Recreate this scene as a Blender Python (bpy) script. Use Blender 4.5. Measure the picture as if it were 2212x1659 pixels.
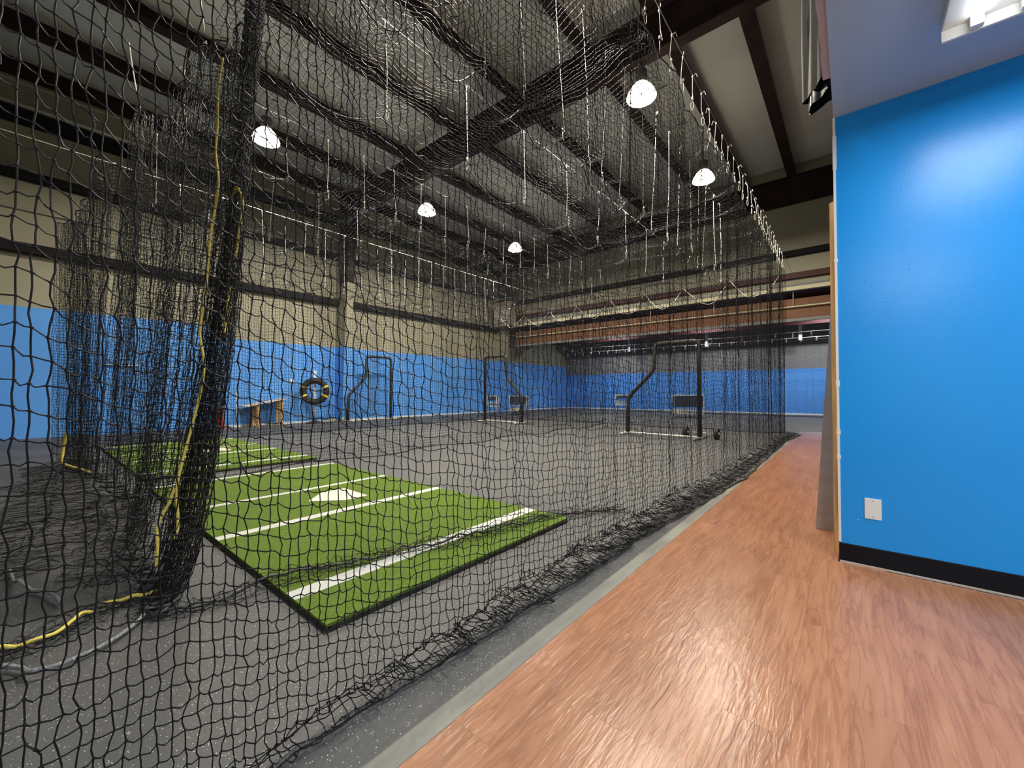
import bpy, bmesh, math, random
import numpy as np
from mathutils import Vector, Matrix
random.seed(7); rng = np.random.default_rng(7)
PI = math.pi
S = bpy.context.scene
for o in list(bpy.data.objects): bpy.data.objects.remove(o)

# ------------------------------------------------------------------ camera
cam_d = bpy.data.cameras.new('camera'); cam = bpy.data.objects.new('camera', cam_d)
S.collection.objects.link(cam); S.camera = cam
FPX = 878.0
cam_d.sensor_fit = 'HORIZONTAL'; cam_d.sensor_width = 36.0
cam_d.lens = 36.0 * FPX / 2212.0
cam_d.clip_start = 0.05; cam_d.clip_end = 200
cam.location = (0, 0, 0.99)
cam.rotation_euler = (PI/2 + math.atan(16.5/FPX), 0, math.atan(734/FPX))

# ------------------------------------------------------------------ world, exposure
W = bpy.data.worlds.new('world'); S.world = W; W.use_nodes = True
W.node_tree.nodes['Background'].inputs[0].default_value = (0.6, 0.65, 0.7, 1)
W.node_tree.nodes['Background'].inputs[1].default_value = 0.05
S.view_settings.view_transform = 'Standard'
S.view_settings.look = 'None'
S.view_settings.gamma = 1.0
S.view_settings.use_curve_mapping = False
S.view_settings.exposure = 0.35
HIGH_BAY_W = 320.0      # each warm high-bay lamp
TUBE_L = 5.0            # radiance of the office tubes

# ------------------------------------------------------------------ materials
def mat(name, col, rough=0.6, spec=0.4, metal=0.0, var=None, bump=None, emit=None):
    """var=(scale, colour2, lo, hi[, stretch]) noise tint; bump=(scale, strength)"""
    m = bpy.data.materials.new(name); m.use_nodes = True
    nt = m.node_tree; b = nt.nodes['Principled BSDF']
    b.inputs['Base Color'].default_value = (*col, 1)
    b.inputs['Roughness'].default_value = rough
    b.inputs['Specular IOR Level'].default_value = spec
    b.inputs['Metallic'].default_value = metal
    if emit:
        b.inputs['Emission Color'].default_value = (*emit[:3], 1); b.inputs['Emission Strength'].default_value = emit[3]
    tc = None
    if var or bump:
        tc = nt.nodes.new('ShaderNodeTexCoord')
    if var:
        n = nt.nodes.new('ShaderNodeTexNoise'); n.inputs['Scale'].default_value = var[0]; n.inputs['Detail'].default_value = 4
        mp = nt.nodes.new('ShaderNodeMapping')
        if len(var) > 4: mp.inputs['Scale'].default_value = var[4]
        nt.links.new(tc.outputs['Object'], mp.inputs[0]); nt.links.new(mp.outputs[0], n.inputs['Vector'])
        r = nt.nodes.new('ShaderNodeValToRGB')
        r.color_ramp.elements[0].position = var[2]; r.color_ramp.elements[1].position = var[3]
        r.color_ramp.elements[0].color = (*col, 1); r.color_ramp.elements[1].color = (*var[1], 1)
        nt.links.new(n.outputs['Fac'], r.inputs[0]); nt.links.new(r.outputs[0], b.inputs['Base Color'])
    if bump:
        n2 = nt.nodes.new('ShaderNodeTexNoise'); n2.inputs['Scale'].default_value = bump[0]; n2.inputs['Detail'].default_value = 3
        mp2 = nt.nodes.new('ShaderNodeMapping')
        if len(bump) > 2: mp2.inputs['Scale'].default_value = bump[2]
        nt.links.new(tc.outputs['Object'], mp2.inputs[0]); nt.links.new(mp2.outputs[0], n2.inputs['Vector'])
        bp = nt.nodes.new('ShaderNodeBump'); bp.inputs['Strength'].default_value = bump[1]; bp.inputs['Distance'].default_value = 0.01
        nt.links.new(n2.outputs['Fac'], bp.inputs['Height']); nt.links.new(bp.outputs[0], b.inputs['Normal'])
    return m

M = {}
M['blue_near'] = mat('blue_wall_paint', (0.006, 0.31, 0.86), 0.26, 0.42, var=(1.3, (0.007, 0.325, 0.88), .4, .6), bump=(140, .05))
M['blue'] = mat('blue_hall_paint', (0.085, 0.29, 0.76), 0.5, 0.3, var=(.6, (0.095, 0.31, 0.78), .35, .65), bump=(8, .05))
M['insul'] = mat('wall_insulation_vinyl', (0.31, 0.295, 0.215), 0.55, 0.3, var=(.9, (0.27, 0.255, 0.19), .35, .65), bump=(1.6, .5))
M['roof'] = mat('roof_insulation_vinyl', (0.64, 0.64, 0.61), 0.6, 0.25, var=(.8, (0.58, 0.58, 0.55), .35, .65), bump=(1.3, .5, (1, .4, 1)))
M['steel'] = mat('red_oxide_steel', (0.034, 0.017, 0.016), 0.7, 0.15, var=(3, (0.020, 0.012, 0.014), .35, .65))
M['steel_dark'] = mat('dark_steel', (0.012, 0.011, 0.013), 0.7, 0.12)
M['galv'] = mat('galvanised_edge', (0.42, 0.42, 0.38), 0.4, 0.5, .3)
M['maroon'] = mat('maroon_primer_steel', (0.065, 0.018, 0.018), 0.6, 0.3)
M['brownwood'] = mat('brown_board', (0.19, 0.085, 0.038), 0.6, 0.3, var=(2, (0.14, 0.06, 0.03), .35, .7, (.4, 4, 6)))
M['beige_panel'] = mat('beige_panel', (0.62, 0.57, 0.38), 0.55, 0.3)
M['grey_wall'] = mat('grey_back_wall', (0.22, 0.22, 0.22), 0.7, 0.2)
M['white'] = mat('white_paint', (0.78, 0.78, 0.76), 0.5, 0.4, bump=(60, .03))
M['office_ceiling'] = mat('office_ceiling_paint', (0.44, 0.56, 0.68), 0.45, 0.4, var=(1.2, (0.42, 0.54, 0.66), .4, .6), bump=(50, .06))
M['drywall'] = mat('drywall_edge', (0.62, 0.52, 0.50), 0.9, 0.1, bump=(90, .4))
M['baseboard'] = mat('black_vinyl_base', (0.004, 0.005, 0.009), 0.5, 0.18)
M['plate'] = mat('white_plastic_plate', (0.80, 0.80, 0.78), 0.35, 0.5)
M['pine'] = mat('raw_pine', (0.50, 0.31, 0.13), 0.65, 0.25, var=(5, (0.34, 0.18, 0.06), .4, .65, (5, 5, .5)))
M['ply'] = mat('pale_plywood', (0.58, 0.50, 0.43), 0.7, 0.2, var=(3, (0.50, 0.42, 0.36), .4, .65, (1, 1, 5)))
M['net'] = mat('black_nylon_twine', (0.008, 0.008, 0.010), 0.55, 0.14)
M['net_far'] = mat('black_nylon_twine_dusty', (0.014, 0.014, 0.015), 0.6, 0.12)
M['rope_black'] = mat('black_braided_rope', (0.014, 0.015, 0.018), 0.5, 0.5, var=(160, (0.05, 0.05, 0.055), .5, .6))
M['rope_white'] = mat('white_cord', (0.74, 0.73, 0.68), 0.5, 0.4)
M['rope_grey'] = mat('grey_rope', (0.15, 0.155, 0.165), 0.7, 0.2, var=(120, (0.30, 0.30, 0.31), .45, .6))
M['rope_yellow'] = mat('yellow_rope', (0.74, 0.60, 0.13), 0.6, 0.3, var=(90, (0.60, 0.47, 0.09), .45, .6))
M['cable'] = mat('steel_cable', (0.30, 0.30, 0.29), 0.35, 0.5, .8)
M['pad'] = mat('black_foam_padding', (0.016, 0.014, 0.013), 0.6, 0.4, var=(9, (0.035, 0.03, 0.026), .4, .65))
M['tyre'] = mat('black_tyre_rubber', (0.014, 0.014, 0.013), 0.6, 0.35, bump=(25, .4))
M['tape'] = mat('yellow_tape', (0.78, 0.60, 0.05), 0.5, 0.3)
M['red'] = mat('red_enamel', (0.55, 0.03, 0.03), 0.4, 0.5)
M['ball'] = mat('ball_leather', (0.72, 0.66, 0.50), 0.55, 0.3)
M['wire'] = mat('white_wire', (0.62, 0.62, 0.60), 0.4, 0.5)
M['bin'] = mat('dark_blue_bin', (0.03, 0.045, 0.08), 0.5, 0.4)
M['heater'] = mat('tan_sheet_metal', (0.40, 0.32, 0.25), 0.5, 0.4)
M['plastic'] = mat('black_plastic_sheet', (0.010, 0.011, 0.016), 0.28, 0.6, bump=(6, .4))
M['plastic_grey'] = mat('grey_plastic_sheet', (0.020, 0.019, 0.018), 0.7, 0.08, bump=(8, .3))
M['lamp_metal'] = mat('lamp_housing_metal', (0.10, 0.10, 0.10), 0.45, 0.5, .5)
M['lamp_glow'] = mat('lamp_lens', (1, .95, .85), 0.4, emit=(1.0, 0.90, 0.68, 40.0))
M['lamp_acrylic'] = mat('glowing_acrylic_reflector', (.9, .85, .75), 0.3, emit=(1.0, 0.88, 0.66, 11.0))
M['tube_glow'] = mat('fluorescent_tube', (1, 1, 1), 0.4, emit=(0.90, 0.97, 1.0, TUBE_L))

def turf_mat():
    m = mat('green_turf', (0.115, 0.185, 0.030), 0.9, 0.1, var=(70, (0.17, 0.26, 0.05), .35, .65), bump=(420, .9))
    return m
M['turf'] = turf_mat()
M['turf_line'] = mat('white_turf', (0.80, 0.82, 0.80), 0.9, 0.1, bump=(420, .9), var=(200, (0.70, 0.72, 0.70), .4, .6))
M['plate_home'] = mat('pale_plate_rubber', (0.62, 0.55, 0.50), 0.6, 0.3)

def rubber_mat():
    m = mat('grey_speckled_rubber', (0.085, 0.085, 0.088), 0.62, 0.35)
    nt = m.node_tree; b = nt.nodes['Principled BSDF']
    tc = nt.nodes.new('ShaderNodeTexCoord')
    big = nt.nodes.new('ShaderNodeTexNoise'); big.inputs['Scale'].default_value = .55; big.inputs['Detail'].default_value = 5
    r0 = nt.nodes.new('ShaderNodeValToRGB')
    r0.color_ramp.elements[0].position = .35; r0.color_ramp.elements[1].position = .68
    r0.color_ramp.elements[0].color = (0.062, 0.063, 0.066, 1); r0.color_ramp.elements[1].color = (0.090, 0.089, 0.089, 1)
    vo = nt.nodes.new('ShaderNodeTexVoronoi'); vo.inputs['Scale'].default_value = 150
    lt = nt.nodes.new('ShaderNodeMath'); lt.operation = 'LESS_THAN'; lt.inputs[1].default_value = .24
    wn = nt.nodes.new('ShaderNodeSeparateColor')
    gt = nt.nodes.new('ShaderNodeMath'); gt.operation = 'GREATER_THAN'; gt.inputs[1].default_value = .80
    mu = nt.nodes.new('ShaderNodeMath'); mu.operation = 'MULTIPLY'
    mx = nt.nodes.new('ShaderNodeMix'); mx.data_type = 'RGBA'; mx.inputs[7].default_value = (0.55, 0.56, 0.56, 1)
    nt.links.new(tc.outputs['Object'], big.inputs['Vector']); nt.links.new(tc.outputs['Object'], vo.inputs['Vector'])
    nt.links.new(big.outputs['Fac'], r0.inputs[0]); nt.links.new(r0.outputs[0], mx.inputs[6])
    nt.links.new(vo.outputs['Distance'], lt.inputs[0]); nt.links.new(vo.outputs['Color'], wn.inputs[0]); nt.links.new(wn.outputs[0], gt.inputs[0])
    nt.links.new(lt.outputs[0], mu.inputs[0]); nt.links.new(gt.outputs[0], mu.inputs[1]); nt.links.new(mu.outputs[0], mx.inputs[0])
    nt.links.new(mx.outputs[2], b.inputs['Base Color'])
    n2 = nt.nodes.new('ShaderNodeTexNoise'); n2.inputs['Scale'].default_value = 120
    bp = nt.nodes.new('ShaderNodeBump'); bp.inputs['Strength'].default_value = .35; bp.inputs['Distance'].default_value = .004
    nt.links.new(tc.outputs['Object'], n2.inputs['Vector']); nt.links.new(n2.outputs['Fac'], bp.inputs['Height']); nt.links.new(bp.outputs[0], b.inputs['Normal'])
    return m
M['rubber'] = rubber_mat()

def plank_mat():
    m = mat('cherry_wood_vinyl', (0.40, 0.17, 0.08), 0.28, 0.42)
    nt = m.node_tree; b = nt.nodes['Principled BSDF']
    ge = nt.nodes.new('ShaderNodeNewGeometry'); oi = nt.nodes.new('ShaderNodeObjectInfo')
    ad = nt.nodes.new('ShaderNodeVectorMath'); ad.operation = 'MULTIPLY_ADD'
    cmb = nt.nodes.new('ShaderNodeCombineXYZ')
    nt.links.new(oi.outputs['Random'], cmb.inputs[0]); nt.links.new(oi.outputs['Random'], cmb.inputs[2])
    ad.inputs[1].default_value = (37, 11, 23)
    nt.links.new(cmb.outputs[0], ad.inputs[0]); nt.links.new(ge.outputs['Position'], ad.inputs[2])
    mp = nt.nodes.new('ShaderNodeMapping'); mp.inputs['Scale'].default_value = (1, .12, 1)
    nt.links.new(ad.outputs[0], mp.inputs[0])
    n = nt.nodes.new('ShaderNodeTexNoise'); n.inputs['Scale'].default_value = 15; n.inputs['Detail'].default_value = 7; n.inputs['Distortion'].default_value = 1.2
    nt.links.new(mp.outputs[0], n.inputs['Vector'])
    r = nt.nodes.new('ShaderNodeValToRGB'); cr = r.color_ramp
    cr.elements[0].position = .30; cr.elements[0].color = (0.295, 0.125, 0.065, 1)
    cr.elements[1].position = .74; cr.elements[1].color = (0.390, 0.188, 0.105, 1)
    e = cr.elements.new(.5); e.color = (0.350, 0.158, 0.085, 1)
    nt.links.new(n.outputs['Fac'], r.inputs[0])
    hv = nt.nodes.new('ShaderNodeHueSaturation')
    mr = nt.nodes.new('ShaderNodeMapRange'); mr.inputs[3].default_value = .95; mr.inputs[4].default_value = 1.05
    nt.links.new(oi.outputs['Random'], mr.inputs[0]); nt.links.new(mr.outputs[0], hv.inputs['Value'])
    n3 = nt.nodes.new('ShaderNodeTexNoise'); n3.inputs['Scale'].default_value = 17; n3.inputs['Detail'].default_value = 5; n3.inputs['Distortion'].default_value = 2.2
    mp3 = nt.nodes.new('ShaderNodeMapping'); mp3.inputs['Scale'].default_value = (1, .07, 1)
    nt.links.new(ad.outputs[0], mp3.inputs[0]); nt.links.new(mp3.outputs[0], n3.inputs['Vector'])
    r3 = nt.nodes.new('ShaderNodeValToRGB'); c3 = r3.color_ramp
    c3.elements[0].position = .44; c3.elements[0].color = (1, 1, 1, 1); c3.elements[1].position = .56; c3.elements[1].color = (1, 1, 1, 1)
    e3 = c3.elements.new(.5); e3.color = (.72, .66, .64, 1); nt.links.new(n3.outputs['Fac'], r3.inputs[0])
    mm = nt.nodes.new('ShaderNodeMix'); mm.data_type = 'RGBA'; mm.blend_type = 'MULTIPLY'; mm.inputs[0].default_value = .8
    nt.links.new(r.outputs[0], mm.inputs[6]); nt.links.new(r3.outputs[0], mm.inputs[7])
    nt.links.new(mm.outputs[2], hv.inputs['Color']); nt.links.new(hv.outputs[0], b.inputs['Base Color'])
    n2 = nt.nodes.new('ShaderNodeTexNoise'); n2.inputs['Scale'].default_value = 60; n2.inputs['Detail'].default_value = 3; n2.inputs['Distortion'].default_value = .8
    mp2 = nt.nodes.new('ShaderNodeMapping'); mp2.inputs['Scale'].default_value = (1, .14, 1)
    nt.links.new(ad.outputs[0], mp2.inputs[0]); nt.links.new(mp2.outputs[0], n2.inputs['Vector'])
    bp = nt.nodes.new('ShaderNodeBump'); bp.inputs['Strength'].default_value = .42; bp.inputs['Distance'].default_value = .004
    nt.links.new(n2.outputs['Fac'], bp.inputs['Height']); nt.links.new(bp.outputs[0], b.inputs['Normal'])
    return m
M['plank'] = plank_mat()

# ------------------------------------------------------------------ helpers
def link(o, parent=None):
    S.collection.objects.link(o)
    if parent is not None: o.parent = parent
    return o
def meshobj(name, me, m, parent=None):
    o = bpy.data.objects.new(name, me)
    if m is not None and len(me.materials) == 0: me.materials.append(M[m] if isinstance(m, str) else m)
    return link(o, parent)
def bmobj(name, bm, m, parent=None, smooth=False):
    me = bpy.data.meshes.new(name); bmesh.ops.recalc_face_normals(bm, faces=bm.faces); bm.to_mesh(me); bm.free()
    if smooth: me.polygons.foreach_set('use_smooth', [True]*len(me.polygons))
    return meshobj(name, me, m, parent)
def tag(o, label=None, cat=None, group=None, kind=None):
    if label: o['label'] = label
    if cat: o['category'] = cat
    if group: o['group'] = group
    if kind: o['kind'] = kind
    return o
def empty(name, label, cat, group=None, loc=(0, 0, 0), rz=0, kind=None):
    o = bpy.data.objects.new(name, None); o.empty_display_size = .1; link(o); o.location = loc; o.rotation_euler = (0, 0, rz)
    return tag(o, label, cat, group, kind)
def addbox(bm, x0, x1, y0, y1, z0, z1):
    v = [bm.verts.new(p) for p in [(x0,y0,z0),(x1,y0,z0),(x1,y1,z0),(x0,y1,z0),(x0,y0,z1),(x1,y0,z1),(x1,y1,z1),(x0,y1,z1)]]
    for f in [(3,2,1,0),(4,5,6,7),(0,1,5,4),(1,2,6,5),(2,3,7,6),(3,0,4,7)]: bm.faces.new([v[i] for i in f])
    return v
def box(name, x0, x1, y0, y1, z0, z1, m, parent=None, bevel=0):
    bm = bmesh.new(); addbox(bm, min(x0,x1), max(x0,x1), min(y0,y1), max(y0,y1), min(z0,z1), max(z0,z1))
    if bevel: bmesh.ops.bevel(bm, geom=bm.edges[:], offset=bevel, segments=2, affect='EDGES', profile=.7)
    return bmobj(name, bm, m, parent)
def addprism(bm, pts, axis_lo, axis_hi, axis):
    """extrude a 2-D outline along an axis ('x','y','z')"""
    def P(a, b, c): return {'x': (c, a, b), 'y': (a, c, b), 'z': (a, b, c)}[axis]
    lo = [bm.verts.new(P(a, b, axis_lo)) for a, b in pts]; hi = [bm.verts.new(P(a, b, axis_hi)) for a, b in pts]
    n = len(pts); bm.faces.new(lo[::-1]); bm.faces.new(hi)
    for i in range(n): bm.faces.new([lo[i], lo[(i+1) % n], hi[(i+1) % n], hi[i]])
def addtube(bm, pts, r, n=8, cap=True, closed=False):
    pts = [Vector(p) for p in pts]; N = len(pts)
    rr = r if hasattr(r, '__len__') else [r]*N
    rings = []; up = None
    for i, p in enumerate(pts):
        a = pts[i-1] if (i > 0 or closed) else p; b = pts[(i+1) % N] if (i < N-1 or closed) else p
        t = (b-a).normalized()
        if up is None:
            ref = Vector((0,0,1)) if abs(t.z) < .9 else Vector((1,0,0))
            up = (ref - t*ref.dot(t)).normalized()
        else:
            up = (up - t*up.dot(t)).normalized()
        s = t.cross(up)
        rings.append([bm.verts.new(p + (up*math.cos(2*PI*k/n) + s*math.sin(2*PI*k/n))*rr[i]) for k in range(n)])
    for i in range(N if closed else N-1):
        A, B = rings[i], rings[(i+1) % N]
        for k in range(n): bm.faces.new([A[k], A[(k+1) % n], B[(k+1) % n], B[k]])
    if cap and not closed:
        bm.faces.new(rings[0][::-1]); bm.faces.new(rings[-1])
def tube(name, pts, r, m, parent=None, n=8, smooth=True, closed=False):
    bm = bmesh.new(); addtube(bm, pts, r, n, closed=closed); return bmobj(name, bm, m, parent, smooth)
def addlathe(bm, prof, n=20, c=(0,0,0)):
    rings = [[bm.verts.new((c[0]+r*math.cos(2*PI*k/n), c[1]+r*math.sin(2*PI*k/n), c[2]+z)) for k in range(n)] for r, z in prof]
    for A, B in zip(rings, rings[1:]):
        for k in range(n): bm.faces.new([A[k], A[(k+1) % n], B[(k+1) % n], B[k]])
    bm.faces.new(rings[0][::-1]); bm.faces.new(rings[-1])
def smoothpath(pts, k=6):
    """Catmull-Rom through the points"""
    P = [np.array(p, float) for p in pts]; P = [2*P[0]-P[1]] + P + [2*P[-1]-P[-2]]; out = []
    for i in range(1, len(P)-2):
        for t in np.arange(k)/k:
            a, b, c, d = P[i-1], P[i], P[i+1], P[i+2]
            out.append(.5*((2*b) + (c-a)*t + (2*a-5*b+4*c-d)*t*t + (3*b-a-3*c+d)*t**3))
    out.append(P[-2]); return [tuple(p) for p in out]

# ------------------------------------------------------------------ netting
def tubes_from_lines(L, r):
    """L: (k, n, 3) polylines -> verts, quads of three-sided twine"""
    k, n, _ = L.shape
    T = np.gradient(L, axis=1); T /= np.linalg.norm(T, axis=2, keepdims=True) + 1e-9
    ref = np.zeros_like(T); ref[..., 0] = .62; ref[..., 1] = .55; ref[..., 2] = .56
    A = np.cross(T, ref); A /= np.linalg.norm(A, axis=2, keepdims=True) + 1e-9
    B = np.cross(T, A)
    rr = r if np.ndim(r) == 0 else np.asarray(r)[None, :, None]
    V = np.stack([L + rr*(math.cos(2*PI*q/3)*A + math.sin(2*PI*q/3)*B) for q in range(3)], axis=2)   # k,n,3,3
    idx = np.arange(k*n*3).reshape(k, n, 3)
    Q = np.stack([np.stack([idx[:, :-1, q], idx[:, :-1, (q+1) % 3], idx[:, 1:, (q+1) % 3], idx[:, 1:, q]], axis=-1) for q in range(3)], axis=2)
    return V.reshape(-1, 3), Q.reshape(-1, 4)
def octas(P, r):
    D = np.array([(1,0,0),(-1,0,0),(0,1,0),(0,-1,0),(0,0,1),(0,0,-1)])*r
    V = (P[:, None, :] + D[None]).reshape(-1, 3); n = len(P)
    F = np.array([(0,2,4),(2,1,4),(1,3,4),(3,0,4),(2,0,5),(1,2,5),(3,1,5),(0,3,5)])
    return V, (np.arange(n)[:, None, None]*6 + F[None]).reshape(-1, 3)
def make_mesh(name, parts):
    Vs, lt, lv = [], [], []; off = 0
    for V, F in parts:
        Vs.append(V); lv.append((F+off).ravel()); lt.append(np.full(len(F), F.shape[1])); off += len(V)
    V = np.concatenate(Vs); lv = np.concatenate(lv).astype(np.int32); lt = np.concatenate(lt).astype(np.int32)
    me = bpy.data.meshes.new(name)
    me.vertices.add(len(V)); me.vertices.foreach_set('co', V.astype(np.float32).ravel())
    me.loops.add(len(lv)); me.loops.foreach_set('vertex_index', lv)
    me.polygons.add(len(lt)); ls = np.concatenate([[0], np.cumsum(lt)[:-1]]).astype(np.int32)
    me.polygons.foreach_set('loop_start', ls); me.polygons.foreach_set('loop_total', lt)
    me.polygons.foreach_set('use_smooth', np.ones(len(lt), bool))
    me.update(calc_edges=True); return me
def with_mids(L, sag):
    """insert a slack mid point in every mesh side (L: k,n,3)"""
    k, n, _ = L.shape; out = np.empty((k, 2*n-1, 3)); out[:, ::2] = L
    mid = .5*(L[:, 1:]+L[:, :-1]); mid += rng.normal(0, .0022, mid.shape); mid[..., 2] -= sag
    out[:, 1::2] = mid; return out
def netting(name, P, r, m, parent, mids=False, knots=False):
    """P: (rows, cols, 3) knot positions"""
    H = P; Vv = P.transpose(1, 0, 2)
    if mids: H = with_mids(H, .0035); Vv = with_mids(Vv, 0)
    parts = [tubes_from_lines(H, r), tubes_from_lines(Vv, r)]
    if knots: parts.append(octas(P.reshape(-1, 3), r*2.1))
    o = meshobj(name, make_mesh(name, parts), m, parent); return tag(o, kind='stuff')
def noise1(x, seed, n=5, base=1.0):
    q = np.random.default_rng(seed); out = np.zeros_like(x)
    for i in range(n):
        f = base*1.7**i; out += np.sin(x*f + q.uniform(0, 6.28))*(.8**i)
    return out/2.2
def noise2(x, y, seed, n=5, bx=1.0, by=1.0):
    q = np.random.default_rng(seed); out = np.zeros_like(x)
    for i in range(n):
        f = 1.7**i; a = q.uniform(-.6, .6); out += np.sin(x*bx*f + a*y*by*f + q.uniform(0, 6.28) + .8*np.sin(y*by*f*.7 + q.uniform(0, 6.28)))*(.78**i)
    return out/2.2

# ================================================================== THE SETTING
XW, XE, YS, YN, YF = -13.4, 6.0, -5.0, 21.2, 14.9     # hall walls; YF = second frame line
floor = tag(box('floor', XW-.1, XE, YS, YN+.1, -.12, 0, 'rubber'), 'grey speckled rubber floor of the batting hall', kind='structure')
# wood-look planks of the walkway
wood = tag(box('floor_walkway', -.93, 3.6, -2.6, 12.15, -.001, .001, 'baseboard'), 'cherry wood plank walkway beside the cage', kind='structure')
pm = bpy.data.meshes.new('plank'); bm = bmesh.new(); PWD, PLN = .152, 1.22
addbox(bm, 0, PWD-.0003, 0, PLN-.0005, .001, .006); bmesh.ops.recalc_face_normals(bm, faces=bm.faces); bm.to_mesh(pm); bm.free(); pm.materials.append(M['plank'])
short = {}
def plank(x, y0, y1, w=PWD):
    if y1-y0 > PLN-.002 and w == PWD: me = pm
    else:
        k = (round(y1-y0, 3), round(w, 3))
        if k not in short:
            q = bpy.data.meshes.new('plank'); b2 = bmesh.new(); addbox(b2, 0, w-.0003, 0, y1-y0-.0005, .001, .006)
            bmesh.ops.recalc_face_normals(b2, faces=b2.faces); b2.to_mesh(q); b2.free(); q.materials.append(M['plank']); short[k] = q
        me = short[k]
    o = bpy.data.objects.new('plank', me); link(o, wood); o.location = (x, y0, 0)
for c in range(20):
    x = -.93 + c*PWD; y = -1.6 - (c*.47 % PLN)
    lim = 12.15 if x < 0 else 3.02
    if x > -.08 and lim < 4: lim = 3.03
    first = True
    while y < lim-.05:
        y1 = min(y+PLN, lim); y0 = max(y, -1.6)
        if c == 5 and y1 > 3.04:
            if y0 < 3.04: plank(x, y0, 3.04)
            plank(x, max(y0, 3.04), y1, .098)
        elif y1 - y0 > .04: plank(x, y0, y1)
        y += PLN
# transition strip between rubber and planks
st = bmesh.new(); addprism(st, [(-1.005, .0), (-.925, .0), (-.925, .007), (-.945, .008), (-.995, .005)], -2.6, 12.2, 'y')
M['strip'] = mat('worn_vinyl_strip', (0.17, 0.168, 0.155), 0.5, 0.4, var=(6, (0.27, 0.265, 0.22), .45, .66, (1, .35, 1)))
tag(bmobj('trim_1', st, 'strip'), 'worn grey vinyl strip along the edge of the walkway', kind='structure')
st = bmesh.new(); addprism(st, [(12.12, .0), (12.22, .0), (12.21, .008), (12.13, .008)], -.95, 3.6, 'x')
tag(bmobj('trim_2', st, 'galv'), 'thin metal strip closing the far end of the walkway', kind='structure')

# ---- left wall
wl = tag(box('wall_left', XW-.12, XW, YS, YN+.1, 0, 8.0, 'insul'), 'long hall wall, blue below and cream insulation above', kind='structure')
box('wall_panel', XW, XW+.03, YS, 3.28, 0, 2.78, 'blue', wl)
pan = np.linspace(3.28, 21.2, 9)
for a, b in zip(pan, pan[1:]): box('wall_panel', XW, XW+.03, a+.002, b-.002, 0, 2.475, 'blue', wl)
def girt(z0, z1, d, m='steel_dark'):
    for a, b in ((YS, 6.74), (6.99, 14.78)): box('girt', XW, XW+d, a, b, z0, z1, m, wl)
girt(3.90, 4.10, .20); girt(5.45, 5.62, .2)
for a, b in ((YS, 6.74), (6.99, 14.78)):
    box('eave_strut', XW, XW+.22, a, b, 6.62, 6.88, 'steel_dark', wl); tube('eave_pipe', [(XW+.27, a, 6.93), (XW+.27, b, 6.93)], .045, 'galv', wl)
    tube('conduit', [(XW+.05, a, 4.84), (XW+.05, b, 4.84)], .03, 'galv', wl, 6)
def column(y, top=7.0):
    c = bpy.data.objects.new('column', None); link(c, wl); c.location = (XW, y, 0)
    b = bmesh.new()
    addprism(b, [(0, 0), (.42, 0), (.80, 6.75), (.80, 7.7), (0, 7.7)], -.006, .006, 'y')
    bmobj('web', b, 'steel', c)
    b = bmesh.new(); addprism(b, [(.42, 0), (.435, 0), (.815, 6.75), (.80, 6.75)], -.11, .11, 'y'); bmobj('flange', b, 'steel', c)
    b = bmesh.new(); addprism(b, [(.0, 2.475), (.575, 2.475), (.70, 4.6), (.0, 4.6)], -.135, .135, 'y'); bmobj('column_wrap', b, 'insul', c)
    b = bmesh.new(); addprism(b, [(.0, 0), (.45, 0), (.60, 2.475), (.0, 2.475)], -.15, .15, 'y'); bmobj('column_casing', b, 'blue', c)
for y in (-1.1, 6.87, 14.9): column(y)
tag(box('baseboard_left', XW+.03, XW+.045, 3.4, 21.1, 0, .05, 'white'), 'narrow white strip along the foot of the blue wall', kind='structure')

# ---- roof
roof = tag(box('ceiling', XW-.12, XE, YS, YF+.3, 7.95, 8.05, 'roof'), 'insulated metal roof with dark purlins and rafters', kind='structure')
PX = [-13.15, -11.5, -9.55, -7.6, -5.7, -3.85, -2.55, -1.32, .4, 2.3, 4.2]
def roof_fill():
    for a, b in zip(PX, PX[1:]):
        # blanket of insulation between two purlins, sagging a little
        bm = bmesh.new(); nx, ny = 6, 24
        g = [[bm.verts.new((a+.06+(b-a-.12)*i/nx, YS+(YF-YS)*j/ny, 7.93-.05*math.sin(PI*i/nx)-.012*math.sin(j*1.9+i))) for i in range(nx+1)] for j in range(ny+1)]
        for j in range(ny):
            for i in range(nx): bm.faces.new([g[j][i], g[j][i+1], g[j+1][i+1], g[j+1][i]])
        bmobj('insulation_blanket', bm, 'roof', roof, True)
roof_fill()
for x in PX:
    b = bmesh.new(); addprism(b, [(-.12, .0), (.12, .0), (.12, .02), (-.10, .02), (-.10, .38), (-.12, .38)], YS, YF, 'y')
    o = bmobj('purlin', b, 'steel', roof); o.location = (x, 0, 7.55)
for y, zb in ((-1.1, 6.78), (6.87, 6.78), (YF, 6.72)):
    b = bmesh.new(); w = .11
    addprism(b, [(-w, zb), (w, zb), (w, zb+.025), (.012, zb+.025), (.012, 7.52), (w, 7.52), (w, 7.545), (-w, 7.545), (-w, 7.52), (-.012, 7.52), (-.012, zb+.025), (-w, zb+.025)], XW+.2, XE, 'x')
    for v in b.verts: v.co = Vector((v.co.x, v.co.y + y, v.co.z))
    bmobj('rafter', b, 'steel', roof)

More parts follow.
